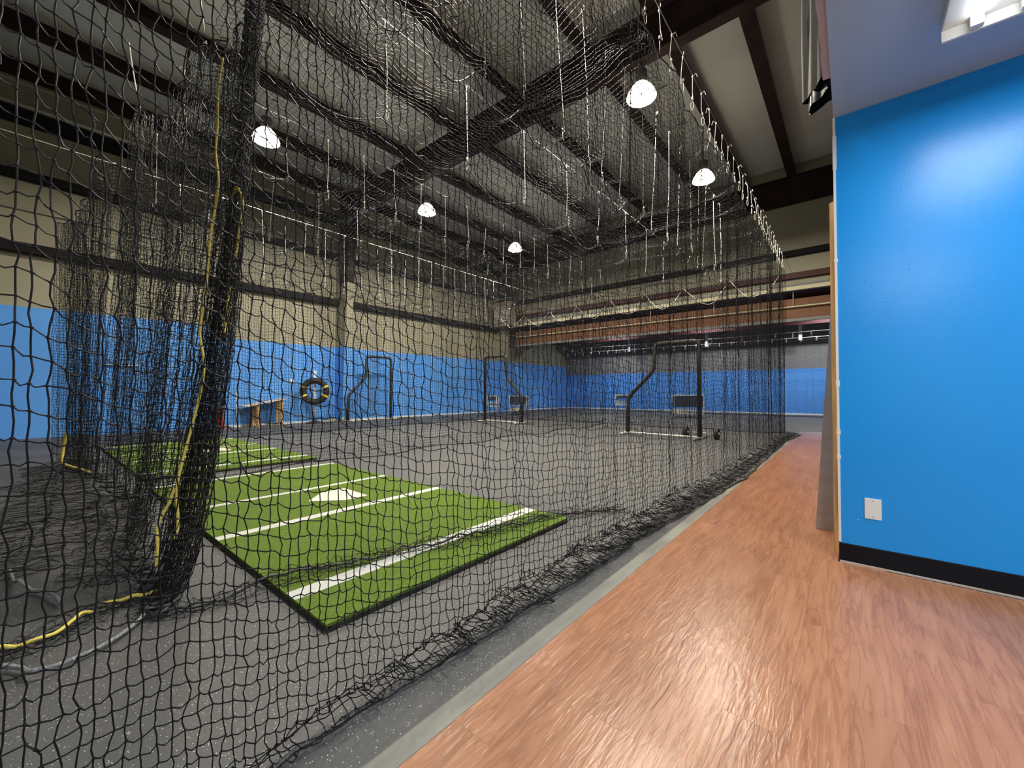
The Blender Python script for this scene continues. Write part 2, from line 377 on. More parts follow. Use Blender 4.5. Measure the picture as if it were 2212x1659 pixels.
# ---- upper wall on the second frame line and the low bay behind it
wm = tag(box('wall_middle', XW, XE, YF+.12, YF+.22, 4.08, 7.95, 'insul'), 'cream upper wall above the low back bay', kind='structure')
box('girt', XW+.9, XE, YF-.06, YF+.12, 5.12, 5.28, 'steel_dark', wm)
box('girt', XW+.9, XE, YF-.02, YF+.12, 4.43, 4.60, 'maroon', wm)
box('panel_strip', XW+.9, XE, YF+.04, YF+.12, 4.08, 4.19, 'beige_panel', wm)
box('panel_strip', XW+.9, XE, YF+.06, YF+.12, 4.19, 4.26, 'grey_wall', wm)
xs = np.linspace(XW+.9, XE, 9)
for a, b in zip(xs, xs[1:]): box('fascia_board', a, b-.006, YF+.3, YF+.34, 3.25, 3.86, 'brownwood', wm)
box('fascia_beam', XW+.9, XE, YF+.28, YF+.38, 3.16, 3.25, 'grey_wall', wm)
b = bmesh.new(); addtube(b, [(XW+1.0, YF+.2, 3.60), (XE, YF+.2, 3.60)], .022, 6); bmobj('conduit', b, 'beige_panel', wm)
for x in (-11.5, -8.7, -5.8, -3.6, -1.35, .6): tube('hanger_rod', [(x, YF+.2, 3.60), (x, YF+.2, 4.12)], .012, 'beige_panel', wm, 5)
bc = tag(box('ceiling_low', XW, XE, YF+.34, YN, 4.15, 4.25, 'maroon'), 'low maroon ceiling of the back bay', kind='structure')
for y in (16.6, 18.2, 19.8): box('beam', XW, XE, y-.06, y+.06, 3.66, 4.15, 'maroon', bc)
for x in (-9, -5.2, -1.6): box('post', x-.06, x+.06, 20.4, 20.52, 3.1, 4.15, 'white', bc)
wf = tag(box('wall_back', XW, XE, YN, YN+.12, 0, 4.3, 'grey_wall'), 'far back wall, blue below and grey above', kind='structure')
xs = np.linspace(XW+.03, XE, 9)
for a, b in zip(xs, xs[1:]): box('wall_panel', a, b-.004, YN-.03, YN, 0, 1.97, 'blue', wf)
tag(box('baseboard_back', XW+.1, XE, YN-.05, YN-.03, 0, .06, 'white'), 'white strip along the foot of the far blue wall', kind='structure')
for nm, a in (('wall_east', (XE, XE+.1, YS, YN+.1, 0, 8.0)), ('wall_south', (XW, XE, YS-.1, YS, 0, 8.0))):
    tag(box(nm, *a, 'insul'), 'hall wall outside the picture', kind='structure')

# ---- office corner on the right
OX, OY, OZ = -.065, 3.05, 2.61
wr = tag(box('wall_right', OX, 3.5, OY, OY+.12, 0, OZ, 'blue_near'), 'bright blue painted wall with a blank outlet plate', kind='structure')
box('corner_bead', OX-.004, OX+.008, OY-.004, OY+.05, .12, OZ, 'white', wr)
for z, h in ((2.30, .20), (1.02, .035), (.74, .03), (.6, .02), (1.75, .02)): box('paint_chip', OX-.006, OX+.012, OY-.006, OY-.003, z, z+h, 'white', wr)
sw = tag(box('wall_right_side', OX+.05, OX+.17, 3.78, 9.0, 0, OZ+.05, 'ply'), 'unpainted side of the office wall', kind='structure')
co = tag(box('ceiling_office', OX, 3.5, -2.6, OY, OZ, OZ+.05, 'office_ceiling'), 'pale painted ceiling over the walkway', kind='structure')
eb = bmesh.new(); ys = np.linspace(-2.6, 2.66, 60); pv = []
for y in ys: pv.append((eb.verts.new((OX-.028-random.uniform(0, .007), y, OZ+.012)), eb.verts.new((OX, y, OZ+.012)), eb.verts.new((OX, y, OZ+.03)), eb.verts.new((OX-.028, y, OZ+.03))))
for A, B in zip(pv, pv[1:]):
    for k in range(4): eb.faces.new([A[k], A[(k+1) % 4], B[(k+1) % 4], B[k]])
bmobj('torn_drywall_edge', eb, 'drywall', co)
tag(box('wall_office_east', 3.5, 3.6, -2.7, OY+.12, 0, OZ, 'white'), 'office wall outside the picture', kind='structure')
tag(box('wall_office_south', .4, 3.6, -2.7, -2.6, 0, OZ, 'white'), 'office wall outside the picture', kind='structure')
bb = bmesh.new(); addprism(bb, [(OY-.004, .016), (OY-.008, .02), (OY-.006, .112), (OY, .116), (OY, .016)], OX, 3.5, 'x')
tag(bmobj('baseboard_right', bb, 'baseboard'), 'black vinyl baseboard under the blue wall', kind='structure')
tag(box('trim_3', OX, 3.5, OY-.012, OY, .006, .016, 'ply'), 'pale shoe strip below the black baseboard', kind='structure')
bb = bmesh.new(); addprism(bb, [(OX-.026, OY+.03), (OX-.003, OY+.006), (OX-.003, OY+.12), (OX-.026, OY+.12)], .05, 2.12, 'z')
tag(bmobj('trim_4', bb, 'pine'), 'raw pine board closing the end of the blue wall', kind='structure')

for x, z in ((.10, 1.94), (.068, 1.62), (.245, 1.65), (.15, 1.49), (.17, 1.14), (.02, .26)):
    b = bmesh.new(); addlathe(b, [(.0045, 0), (.003, .0016), (.001, .002)], 8); o = bmobj('nail_bump', b, 'blue_near', wr); o.location = (x, OY, z); o.rotation_euler = (PI/2, 0, 0)
# outlet plate
pl = empty('outlet_plate', 'white blank outlet cover plate low on the blue wall', 'wall plate', loc=(.083, OY, .334))
cov = box('cover', -.0355, .0355, -.006, 0, -.057, .057, 'plate', pl, .002)
for z in (-.045, .045):
    b = bmesh.new(); addtube(b, [(0, -.0055, z), (0, -.0078, z)], .0035, 10); bmobj('screw', b, 'galv', cov)
# leaning plywood sheet
lp = bmesh.new(); addprism(lp, [(-.212, .007), (.55, .007), (.55, 1.75), (-.098, 1.75)], 3.66, 3.675, 'y')
tag(bmobj('plywood_sheet', lp, 'ply'), 'pale plywood sheet with a slanted edge standing behind the pine board', 'plywood')

# fluorescent fixtures: one in view, the row goes on over the walkway
def fixture(label, x, y, watts):
    fx = empty('fluorescent_fixture', label, 'ceiling light', 'office ceiling fixtures', loc=(x, y, OZ))
    box('housing', 0, .62, 0, 1.235, -.045, 0, 'white', fx, .004)
    for u in (.10, .24, .38, .52):
        tb_ = tube('fluorescent_tube', [(u, .05, -.068), (u, 1.185, -.068)], .0165, 'tube_glow', fx, 12)
        for v in (.02, 1.19): box('socket', u-.02, u+.02, v, v+.028, -.09, -.045, 'white', tb_, .003)
    for v in (0, 1.222): box('end_plate', 0, .62, v, v+.013, -.092, -.045, 'white', fx)
    l = bpy.data.lights.new('tube_light', 'AREA'); l.shape = 'RECTANGLE'; l.size = .5; l.size_y = 1.1; l.energy = watts; l.color = (.86, .95, 1.0)
    o = bpy.data.objects.new('tube_light', l); link(o, fx); o.location = (.31, .62, -.1)
fixture('white ceiling fixture with glowing tubes at the top right corner', .32, 1.33, 14)
fixture('white ceiling fixture over the camera, behind the one in view', .32, -1.7, 48)
fixture('white ceiling fixture farther right, outside the picture', 2.0, -.6, 48)

# ================================================================== HIGH-BAY LAMPS
def high_bay():
    r = empty('high_bay_lamp', '', 'lamp', 'warm high-bay lamps under the roof')
    b = bmesh.new(); addlathe(b, [(.10, .235), (.13, .215), (.19, .15), (.24, .07), (.262, .012), (.262, .0), (.252, .0), (.18, .14), (.12, .20)], 28)
    rf = bmobj('reflector', b, 'lamp_acrylic', r, True)
    b = bmesh.new(); addlathe(b, [(.05, .47), (.09, .46), (.105, .44), (.105, .25), (.10, .225)], 20); bh = bmobj('ballast_housing', b, 'lamp_metal', r, True)
    b = bmesh.new(); addlathe(b, [(.20, .020), (.235, .012), (.235, .018), (.20, .028)], 28); bmobj('lens', b, 'lamp_glow', rf)
    tube('hanging_chain', [(0, 0, .46), (0, 0, 2.0)], .012, 'steel_dark', bh, 5)
    l = bpy.data.lights.new('bulb', 'AREA'); l.shape = 'DISK'; l.size = .44; l.energy = HIGH_BAY_W; l.color = (1.0, .925, .78)
    o = bpy.data.objects.new('bulb', l); link(o, r); o.location = (0, 0, .008)
    return r
def copy_tree(o, parent=None):
    c = o.copy(); link(c)
    if parent is not None: c.parent = parent; c.matrix_parent_inverse = o.matrix_parent_inverse.copy()
    for ch in o.children: copy_tree(ch, c)
    return c
hb = high_bay()
LAMPS = [((-8.75, 2.95), 'glowing high-bay lamp at the upper left, above the yellow ropes'),
         ((-8.90, 7.00), 'glowing high-bay lamp in the middle of the left row'),
         ((-8.90, 10.82), 'small glowing high-bay lamp, farthest of the left row'),
         ((-2.64, 6.53), 'largest glowing high-bay lamp, under the big rafter'),
         ((-2.59, 10.05), 'glowing high-bay lamp at the right end of the hall beside the net edge'),
         ((-2.62, 2.95), 'high-bay lamp above the near batting mat, over the top of the frame')]
for i, ((x, y), lab) in enumerate(LAMPS):
    o = hb if i == 0 else copy_tree(hb)
    o.location = (x, y, 5.9); o['label'] = lab; o.scale = (.92, .92, 1)

for i, (x, lab) in enumerate(((-9.5, 'strip light under the low back ceiling, left of three'), (-5.0, 'strip light under the low back ceiling, middle of three'), (-.5, 'strip light under the low back ceiling, right of three'))):
    e = empty('strip_light', lab, 'ceiling light', 'strip lights in the back bay', loc=(x, 19.0, 4.145))
    box('housing', -.65, .65, -.08, .08, -.07, 0, 'white', e, .004)
    for y in (-.04, .04): tube('fluorescent_tube', [(-.6, y, -.09), (.6, y, -.09)], .0165, 'tube_glow', e, 10)
    l = bpy.data.lights.new('tube_light', 'AREA'); l.shape = 'RECTANGLE'; l.size = 1.2; l.size_y = .16; l.energy = 110; l.color = (.95, .97, 1.0)
    o = bpy.data.objects.new('tube_light', l); link(o, e); o.location = (0, 0, -.115)

# ================================================================== BATTING MATS
def batting_mat(label, x0, x1, y0, y1, lines, plate):
    r = empty('batting_mat', label, 'batting mat', 'turf batting mats', loc=((x0+x1)/2, (y0+y1)/2, 0))
    cx, cy = (x0+x1)/2, (y0+y1)/2
    b = bmesh.new(); addbox(b, x0-cx, x1-cx, y0-cy, y1-cy, .002, .022); bmesh.ops.bevel(b, geom=[e for e in b.edges if abs(e.verts[0].co.z-e.verts[1].co.z) > .01], offset=.02, segments=2, affect='EDGES')
    bmobj('backing', b, 'pad', r)
    box('turf', x0-cx+.004, x1-cx-.004, y0-cy+.004, y1-cy-.004, .022, .034, 'turf', r)
    for lx, w in lines: box('line', lx-cx-w/2, lx-cx+w/2, y0-cy+.006, y1-cy-.006, .034, .0352, 'turf_line', r)
    if plate:
        px, py = plate[0]-cx, plate[1]-cy; w = .43
        pts = [(px-w/2, py+.22), (px-w/2, py), (px, py-.22), (px+w/2, py), (px+w/2, py+.22)]
        b = bmesh.new(); addprism(b, pts, .034, .038, 'z'); bmobj('home_plate', b, 'plate_home', r)
    return r
batting_mat('near green turf batting mat with a pale home plate', -5.40, -1.66, .80, 2.66,
            [(-2.02, .10), (-3.17, .085), (-4.10, .065), (-5.33, .07)], (-3.64, 1.81))
batting_mat('far green turf batting mat seen through the hanging nets', -9.95, -5.98, .84, 2.74,
            [(-6.32, .09), (-7.52, .08), (-8.38, .07), (-9.72, .07)], (-8.0, 1.95))

# ================================================================== L-SCREENS
def round_path(pts, rad=.10, k=4):
    out = [pts[0]]
    for a, b, c in zip(pts, pts[1:], pts[2:]):
        a, b, c = Vector(a), Vector(b), Vector(c)
        p = b + (a-b).normalized()*min(rad, (a-b).length*.45); q = b + (c-b).normalized()*min(rad, (c-b).length*.45)
        for i in range(k+1):
            t = i/k; out.append(tuple(p*(1-t)**2 + b*2*t*(1-t) + q*t*t))
    out.append(pts[-1]); return out
def l_screen(label, loc, rz, H=2.08, wheels=False, flip=1):
    r = empty('pitching_screen', label, 'pitching screen', 'padded L-shaped pitching screens', loc=loc, rz=rz)
    f = flip
    tube('padded_frame', round_path([(0, 0, .05), (0, 0, H), (-.95*f, 0, H), (-.98*f, 0, 1.47), (-1.60*f, 0, .86), (-1.62*f, 0, .05)], .12), .045, 'pad', r, 10)
    tube('base_bar', [(.06*f, 0, .035), (-1.72*f, 0, .035)], .024, 'wire', r, 8)
    for x in (0, -1.62*f): tube('foot', [(x, -.38, .028), (x, .42, .028)], .024, 'galv', r, 8)
    # net laced inside the frame
    seg = []; g = .05
    def top(x):
        u = abs(x)
        return H-.03 if u < .95 else (1.47 - (u-.98)/(.62)*.61 if u > .98 else 1.47)
    parts = []
    for x in np.arange(.05, 1.60, g): parts.append(tubes_from_lines(np.array([[(-x*f, .0, .05), (-x*f, .0, top(x)-.02)]]), .0016))
    for z in np.arange(.08, H-.03, g):
        xm = 1.60 if z < .86 else (1.60-(z-.86)/.61*.62 if z < 1.47 else .95)
        parts.append(tubes_from_lines(np.array([[(-.03*f, 0, z), (-xm*f, 0, z)]]), .0016))
    tag(meshobj('screen_net', make_mesh('screen_net', parts), 'net_far', r), kind='stuff')
    if wheels:
        for x in (.28, -.34):
            b = bmesh.new(); addtube(b, [(x-.02, .12, .12), (x+.05, .12, .12)], .115, 16); wh = bmobj('wheel', b, 'tyre', r); b = bmesh.new(); addtube(b, [(x-.035, .12, .12), (x+.065, .12, .12)], .03, 10); bmobj('hub', b, 'galv', wh)
        tube('axle', [(-.34, .12, .12), (.28, .12, .12)], .012, 'galv', r, 6)
    return r
l_screen('large padded L-shaped screen with wheels in the near cage', (-2.44, 9.02, 0), math.radians(-3), 2.06, True)
l_screen('padded L-shaped screen in the second cage, turned the other way', (-9.42, 9.86, 0), math.radians(-2), 2.14, flip=-1)
l_screen('padded L-shaped screen standing in front of the blue wall', (-12.72, 8.42, 0), math.radians(90), 2.2)

# ================================================================== THINGS ALONG THE LEFT WALL
ty = empty('tyre_target', 'black tyre with yellow tape bands mounted on a white pole', 'tyre', loc=(-12.9, 5.80, 0), rz=math.radians(62))
b = bmesh.new(); N, K = 40, 12
ring = [[bmesh.ops.create_vert(b, co=(( .33+.095*math.cos(2*PI*k/K))*math.cos(2*PI*i/N), .085*math.sin(2*PI*k/K), 1.0+(.33+.095*math.cos(2*PI*k/K))*math.sin(2*PI*i/N)))['vert'][0] for k in range(K)] for i in range(N)]
for i in range(N):
    for k in range(K): b.faces.new([ring[i][k], ring[i][(k+1) % K], ring[(i+1) % N][(k+1) % K], ring[(i+1) % N][k]])
tr = bmobj('tyre_ring', b, 'tyre', ty, True)
for a in (25, -25, 155, 205):
    b = bmesh.new(); rr = []
    for q in (-4.5, 4.5):
        t = math.radians(a+q); rr.append([b.verts.new(((.33+.10*math.cos(2*PI*k/12))*math.cos(t), .09*math.sin(2*PI*k/12), 1.0+(.33+.10*math.cos(2*PI*k/12))*math.sin(t))) for k in range(12)])
    for k in range(12): b.faces.new([rr[0][k], rr[0][(k+1) % 12], rr[1][(k+1) % 12], rr[1][k]])
    bmobj('tape_band', b, 'tape', tr, True)
tube('pole', [(0, .13, .02), (0, .13, 1.66)], .035, 'white', ty)
b = bmesh.new(); addlathe(b, [(.26, 0), (.26, .02), (.08, .06), (.05, .12)], 20, (0, .13, 0)); bmobj('stand_base', b, 'tyre', ty)

bn = empty('slanted_bench', 'slanted plywood board on two pine legs by the blue wall', 'bench', loc=(-12.95, 4.42, 0))
b = bmesh.new(); addprism(b, [(-.55, .555), (.55, .775), (.55, .80), (-.55, .585)], -.34, .12, 'x'); bmobj('board', b, 'ply', bn)
for y, h in ((-.20, .62), (.42, .74)):
    for x in (-.28, .05): box('leg', x-.03, x+.03, y-.035, y+.035, 0, h, 'pine', bn)

rc = empty('red_canister', 'red canister on the floor behind the net bundle', 'canister', loc=(-13.0, 3.36, 0))
b = bmesh.new(); addlathe(b, [(.09, 0), (.10, .02), (.10, .42), (.085, .48), (.04, .52)], 20); bmobj('body', b, 'red', rc, True)
b = bmesh.new(); addlathe(b, [(.035, .52), (.05, .54), (.05, .58), (.02, .60)], 14); bmobj('cap', b, 'ball', rc)
tube('handle', smoothpath([(-.06, 0, .5), (-.05, 0, .62), (.05, 0, .62), (.06, 0, .5)], 4), .010, 'steel_dark', rc, 6)

wp = empty('white_pole', 'thin white pole standing against the blue wall beside the bench', 'pole', loc=(-13.24, 3.80, 0))
tube('shaft', [(0, 0, .03), (0, 0, 1.10)], .018, 'white', wp); b = bmesh.new(); addlathe(b, [(.10, 0), (.10, .015), (.03, .03), (.02, .05)], 14); bmobj('foot', b, 'white', wp)

for i, (y, lab) in enumerate(((6.05, 'small yellow and black hurdle on the floor, left of three'), (6.28, 'small yellow and black hurdle on the floor, middle of three'), (6.51, 'small yellow and black hurdle on the floor beside the column'))):
    h = empty('training_hurdle', lab, 'hurdle', 'yellow training hurdles', loc=(-12.45, y-.05, 0), rz=.5+.2*i)
    tube('bar', round_path([(0, -.10, .01), (.05, -.10, .16), (.05, .10, .16), (0, .10, .01)], .03), .013, 'tape', h, 7)
    tube('foot', [(-.08, -.12, .012), (-.08, .12, .012)], .012, 'tyre', h, 6)
tag(tube('wall_rail', [(-13.33, 1.15, 1.62), (-13.33, 1.75, 1.62)], .018, 'white'), 'short white bar fixed to the blue wall at the far left', 'rail')
b = bmesh.new(); addtube(b, [(-13.37, 5.30, 1.34), (-13.34, 5.30, 1.34)], .055, 16); tag(bmobj('round_sensor', b, 'white'), 'round white sensor on the blue wall left of the tyre', 'sensor')

# unit heater hung in the far corner
uh = empty('unit_heater', 'tan louvred unit heater hung high in the far corner', 'heater', loc=(-12.55, 14.2, 4.05))
cas = box('casing', -.5, .5, 0, .5, 0, 1.12, 'heater', uh, .01)
for k in range(8): 
    b = bmesh.new(); addprism(b, [(-.02, .20+k*.09), (-.005, .20+k*.09), (.02, .255+k*.09), (.005, .26+k*.09)], -.44, .44, 'x')
    bmobj('louvre', b, 'wire', cas).location = (0, -.02, 0)
for x in (-.4, .4): tube('hanger_rod', [(x, .25, 1.12), (x, .25, 3.6)], .01, 'steel_dark', uh, 5)

# ball carts with balls
bm_ = bmesh.new(); bmesh.ops.create_icosphere(bm_, subdivisions=2, radius=.037); ball_me = bpy.data.meshes.new('baseball'); bm_.to_mesh(ball_me); bm_.free(); ball_me.materials.append(M['ball'])
ball_me.polygons.foreach_set('use_smooth', [True]*len(ball_me.polygons))
def ball_cart(label, x, y, w, d, h, tray, n, ballabel):
    c = empty('ball_cart', label, 'ball cart', 'wire ball carts', loc=(x, y, 0), rz=math.radians(30))
    for sx in (-1, 1):
        for sy in (-1, 1): tube('leg', [(sx*w/2, sy*d/2, .03), (sx*w/2, sy*d/2, h)], .013, 'wire', c, 6)
    for z in (h, tray+.17, tray):
        tube('rim', [(-w/2, -d/2, z), (w/2, -d/2, z), (w/2, d/2, z), (-w/2, d/2, z)], .013, 'wire', c, 6, closed=True, smooth=False)
    b = bmesh.new()
    for k in range(1, 10): addtube(b, [(-w/2+w*k/10, -d/2, tray), (-w/2+w*k/10, d/2, tray)], .004, 4)
    for k in range(1, 10):
        for s in (-1, 1): addtube(b, [(-w/2+w*k/10, s*d/2, tray), (-w/2+w*k/10, s*d/2, tray+.17)], .004, 4)
    bmobj('wire_tray', b, 'wire', c)
    box('tray_floor', -w/2, w/2, -d/2, d/2, tray-.012, tray-.004, 'tyre', c)
    box('upper_bin', -w/2+.02, w/2-.02, -d/2+.02, d/2-.02, tray+.26, h-.02, 'bin', c, .02)
    R = Matrix.Rotation(math.radians(30), 3, 'Z'); k = 0
    nx = max(2, int((w-.08)/.08)); ny = max(2, int((d-.08)/.08))
    for i in range(nx):
        for j in range(ny):
            if k >= n: return
            p = R @ Vector((-w/2+.06+i*.08, -d/2+.06+j*.08, 0)); o = bpy.data.objects.new('baseball', ball_me); link(o)
            o.location = (x+p.x, y+p.y, tray+.035); tag(o, ballabel, 'ball', 'balls in the carts'); k += 1
ball_cart('tall wire ball cart next to the corner column', -11.95, 13.0, .42, .42, .80, .36, 8, 'pale ball in the tall wire cart next to the corner column')
ball_cart('wide wire ball cart beside the small L-screen', -10.9, 13.5, .75, .5, .80, .22, 24, 'pale ball in the wide wire cart beside the small L-screen')
ball_cart('narrow white wire cart behind the large L-screen', -7.2, 15.6, .5, .45, .85, .45, 8, 'pale ball in the narrow white cart behind the large L-screen')
ball_cart('long wire ball cart behind the post of the large L-screen', -4.9, 16.5, 1.05, .5, .85, .14, 30, 'pale ball in the long cart behind the large L-screen')

# black plastic sheet hanging above the office ceiling edge
ps = empty('plastic_sheet', 'black and grey plastic sheeting hanging above the ceiling edge', 'plastic sheet', loc=(-.13, 4.25, 3.45))
def sheet_tube(z0, z1, rx, ry, seed, a0=0, a1=2*PI, grow=0.0, closed=True):
    b = bmesh.new(); n, mrows = 28, 14; rows = []; q = random.Random(seed)
    ph = [q.uniform(0, 6) for _ in range(5)]
    for j in range(mrows+1):
        z = z0+(z1-z0)*j/mrows; rw = []
        for i in range(n+(0 if closed else 1)):
            a = a0+(a1-a0)*i/n; f = 1+.10*math.sin(5*a+ph[0]+z)+.06*math.sin(9*a+ph[1]-2*z)
            zz = z + (.10*math.cos(a-.4) if j == 0 else 0)
            rw.append(b.verts.new((rx*f*math.cos(a)*(1-grow*j/mrows), ry*f*math.sin(a), zz)))
        rows.append(rw)
    for A, B in zip(rows, rows[1:]):
        m_ = len(A)
        for i in range(m_ if closed else m_-1): b.faces.new([A[i], A[(i+1) % m_], B[(i+1) % m_], B[i]])
    return b
bmobj('sheet_bag', sheet_tube(0, 4.4, .125, .16, 3), 'plastic', ps, True)
bmobj('grey_wrap', sheet_tube(.10, 4.4, .145, .19, 5, PI*.85, PI*1.45, closed=False), 'plastic_grey', ps, True)

# ================================================================== CAGE NETS
def lerp_tab(x, xs, ys): return np.interp(x, xs, ys)
XN = -1.2          # plane of the near side net
MESH = .041
# ---- near side net: hangs from the cable beside the walkway, spare length lies on the rubber
def near_net():
    r = empty('side_net', 'black knotted batting-cage net hanging beside the walkway', 'net', 'batting cage nets', loc=(XN, 5, 0))
    ys = [-.9]
    while ys[-1] < 11.38:
        y = ys[-1]; ys.append(y + float(np.interp(y, [-.9, .3, .7, 1.2, 3.5, 11.4], [.0225, .0245, .0300, .0340, .0350, .0330])))
    Y0 = np.array(ys); nc = len(Y0); nr = 98
    J, Yg = np.meshgrid(np.arange(nr), Y0, indexing='ij'); s = J*MESH
    tb = [-1, .3, .8, 1.3, 1.9, 2.6, 3.4, 4.4, 5.6, 7.5, 9.5, 11.4]
    Lf = lerp_tab(Yg, tb, [.06, .14, .32, .46, .56, .62, .66, .66, .60, .46, .38, .40])   # length lying on the floor
    out = lerp_tab(Yg, tb, [.03, .03, .05, .07, .08, .09, .15, .22, .26, .22, .20, .30])
    hp = lerp_tab(Yg, tb, [.02, .03, .07, .10, .13, .13, .13, .09, .07, .06, .06, .06])   # height of the pile
    topz = 3.86 - .07*np.abs(np.sin(PI*Yg/.62))
    smax = (nr-1)*MESH
    t = np.clip((s-Lf)/(smax-Lf), 0, 1)
    z = t*topz
    # diagonal slack towards the near end: rows drop as they run to the right
    sh = np.interp(Yg, [-.9, .15, .5, 1.0], [.70, .14, .03, 0])
    z = z + sh*np.clip((z-.35)/1.2, 0, 1)
    z = z + np.where(t > 0, (.010*noise2(Yg, z*9, 23, 4, 15, 1) + .007*noise2(z*11, Yg*19, 24, 3, 1, 1))*np.clip(t*12, 0, 1), 0)
    fold = .045*noise2(Yg*1.0, z, 11, 4, 2.2, .5) + .020*noise2(Yg, z, 12, 4, 7.5, .8)
    amp = np.clip(.35 + t*1.2, 0, 1.2)
    x = XN + fold*amp
    # vertical bunches (columns drawn together)
    y = Yg + .020*noise2(Yg, z, 21, 3, 9.0, .25)*np.interp(Yg, [0, 1.2, 2.5, 6], [.2, .6, 1.2, 1.9]) + .010*np.sin(Yg*31+1.3*np.sin(z))*np.interp(Yg, [0, 1, 3], [0, .5, 1])
    # floor part: crumpled, thrown out towards the walkway
    fl = np.clip((Lf-s)/Lf, 0, 1)*(s < Lf)
    crumple = noise2(Yg, s*9, 31, 5, 13, 1.5)
    x = x + np.where(s < Lf, fl*out + (.040*crumple + .05*np.sin(s*42 + 2*np.sin(Yg*7)))*np.clip(fl*3, 0, 1)*np.clip((1-fl)*6, 0, 1)*np.clip(hp/.1, .3, 1), 0)
    zf = .012 + hp*(1-fl)**1.2 *(.55 + .6*np.abs(noise2(Yg, s*6, 33, 4, 6, 2.0))) + .018*np.abs(crumple)*(fl < .98)
    z = np.where(s < Lf, zf, np.maximum(z + .6*hp*np.clip(1-z/.5, 0, 1), .014))
    y = y + np.where(s < Lf+.1, .018*noise2(Yg, s*8, 35, 4, 17, 1)*np.clip((Lf+.1-s)/.2, 0, 1), 0)
    P = np.stack([x, y, z], -1)
    P += rng.normal(0, .0036, P.shape)*np.array([1, .8, 1.0])
    P[..., 2] = np.maximum(P[..., 2], .008); P[..., 0] = np.minimum(P[..., 0], -.80)
    P -= np.array([XN, 5, 0])
    k = int(np.searchsorted(Y0, 3.6))
    netting('netting', P[:, :k+1], .0018, 'net', r, mids=True, knots=True)
    netting('netting', P[:, k:], .0019, 'net', r)
    tube('bottom_rope', [tuple(p + np.array([.004, 0, .004])) for p in P[0, ::2]], .0065, 'rope_black', r, 7)
    tube('top_rope', [tuple(p) for p in P[-1, ::2]], .005, 'rope_black', r, 6)
    return r
near_net()

# ---- generic hanging sheet along a straight line (axis 'x' or 'y')
def hang_net(name, label, axis, c, a0, a1, top, seed, mesh=.045, full=1.12, m='net', r=.0022, fold=.05, scal=.10, span=.9, pile=.10, group='batting cage nets', toprope='rope_black'):
    e = empty(name, label, 'net', group, loc=(c, (a0+a1)/2, 0) if axis == 'y' else ((a0+a1)/2, c, 0))
    nc = int((a1-a0)/mesh*full); nr = int((top+pile)/mesh)+1
    A = np.linspace(a0, a1, nc); J, Ag = np.meshgrid(np.arange(nr), A, indexing='ij'); t = J/(nr-1)
    z = t*(top - scal*np.abs(np.sin(PI*(Ag-a0)/span))); z = np.maximum(z-pile*(1-t)**6, .012)
    f = fold*noise2(Ag, z, seed, 4, 3.1, .4)*(.5+.7*t) + .4*fold*noise2(Ag, z, seed+1, 3, 11, .5)
    f = f + np.clip(.25-t*top, 0, .25)*.7*np.sin(Ag*3+seed)
    g = Ag + .028*noise2(Ag, z, seed+2, 3, 8, .3)
    P = np.stack([f, g-(a0+a1)/2, z], -1) if axis == 'y' else np.stack([g-(a0+a1)/2, f, z], -1)
    P += rng.normal(0, .003, P.shape); P[..., 2] = np.maximum(P[..., 2], .008)
    netting('netting', P, r, m, e)
    tube('top_rope', [tuple(p) for p in P[-1, ::2]], .006, toprope, e, 5)
    tube('bottom_rope', [tuple(p) for p in P[0, ::2]], .008, 'rope_black', e, 5)
    return e
hang_net('divider_net', 'black net dividing the near cage from the second cage', 'y', -5.70, 1.1, 11.4, 3.82, 41, span=.55)
hang_net('divider_net', 'black net along the far side of the second cage', 'y', -10.15, 1.0, 11.4, 3.55, 51, mesh=.055, full=1.05, m='net_far', r=.0024, span=.5)
hang_net('end_net', 'black net with swagged top closing the far end of the near cage', 'x', 11.42, -5.65, -1.22, 3.80, 61, full=1.9, fold=.12, scal=.50, span=1.1, toprope='rope_white')
hang_net('end_net', 'black net closing the far end of the second cage', 'x', 11.45, -10.1, -5.75, 3.75, 71, mesh=.05, full=1.5, fold=.10, scal=.42, span=1.1, m='net_far', toprope='rope_white')
hang_net('back_net', 'dusty black net hung on wires in front of the far wall', 'x', 19.4, -9.5, 3.0, 3.05, 81, mesh=.055, full=1.15, m='net_far', r=.0018, fold=.06, scal=.06, span=.6, group='back bay net')

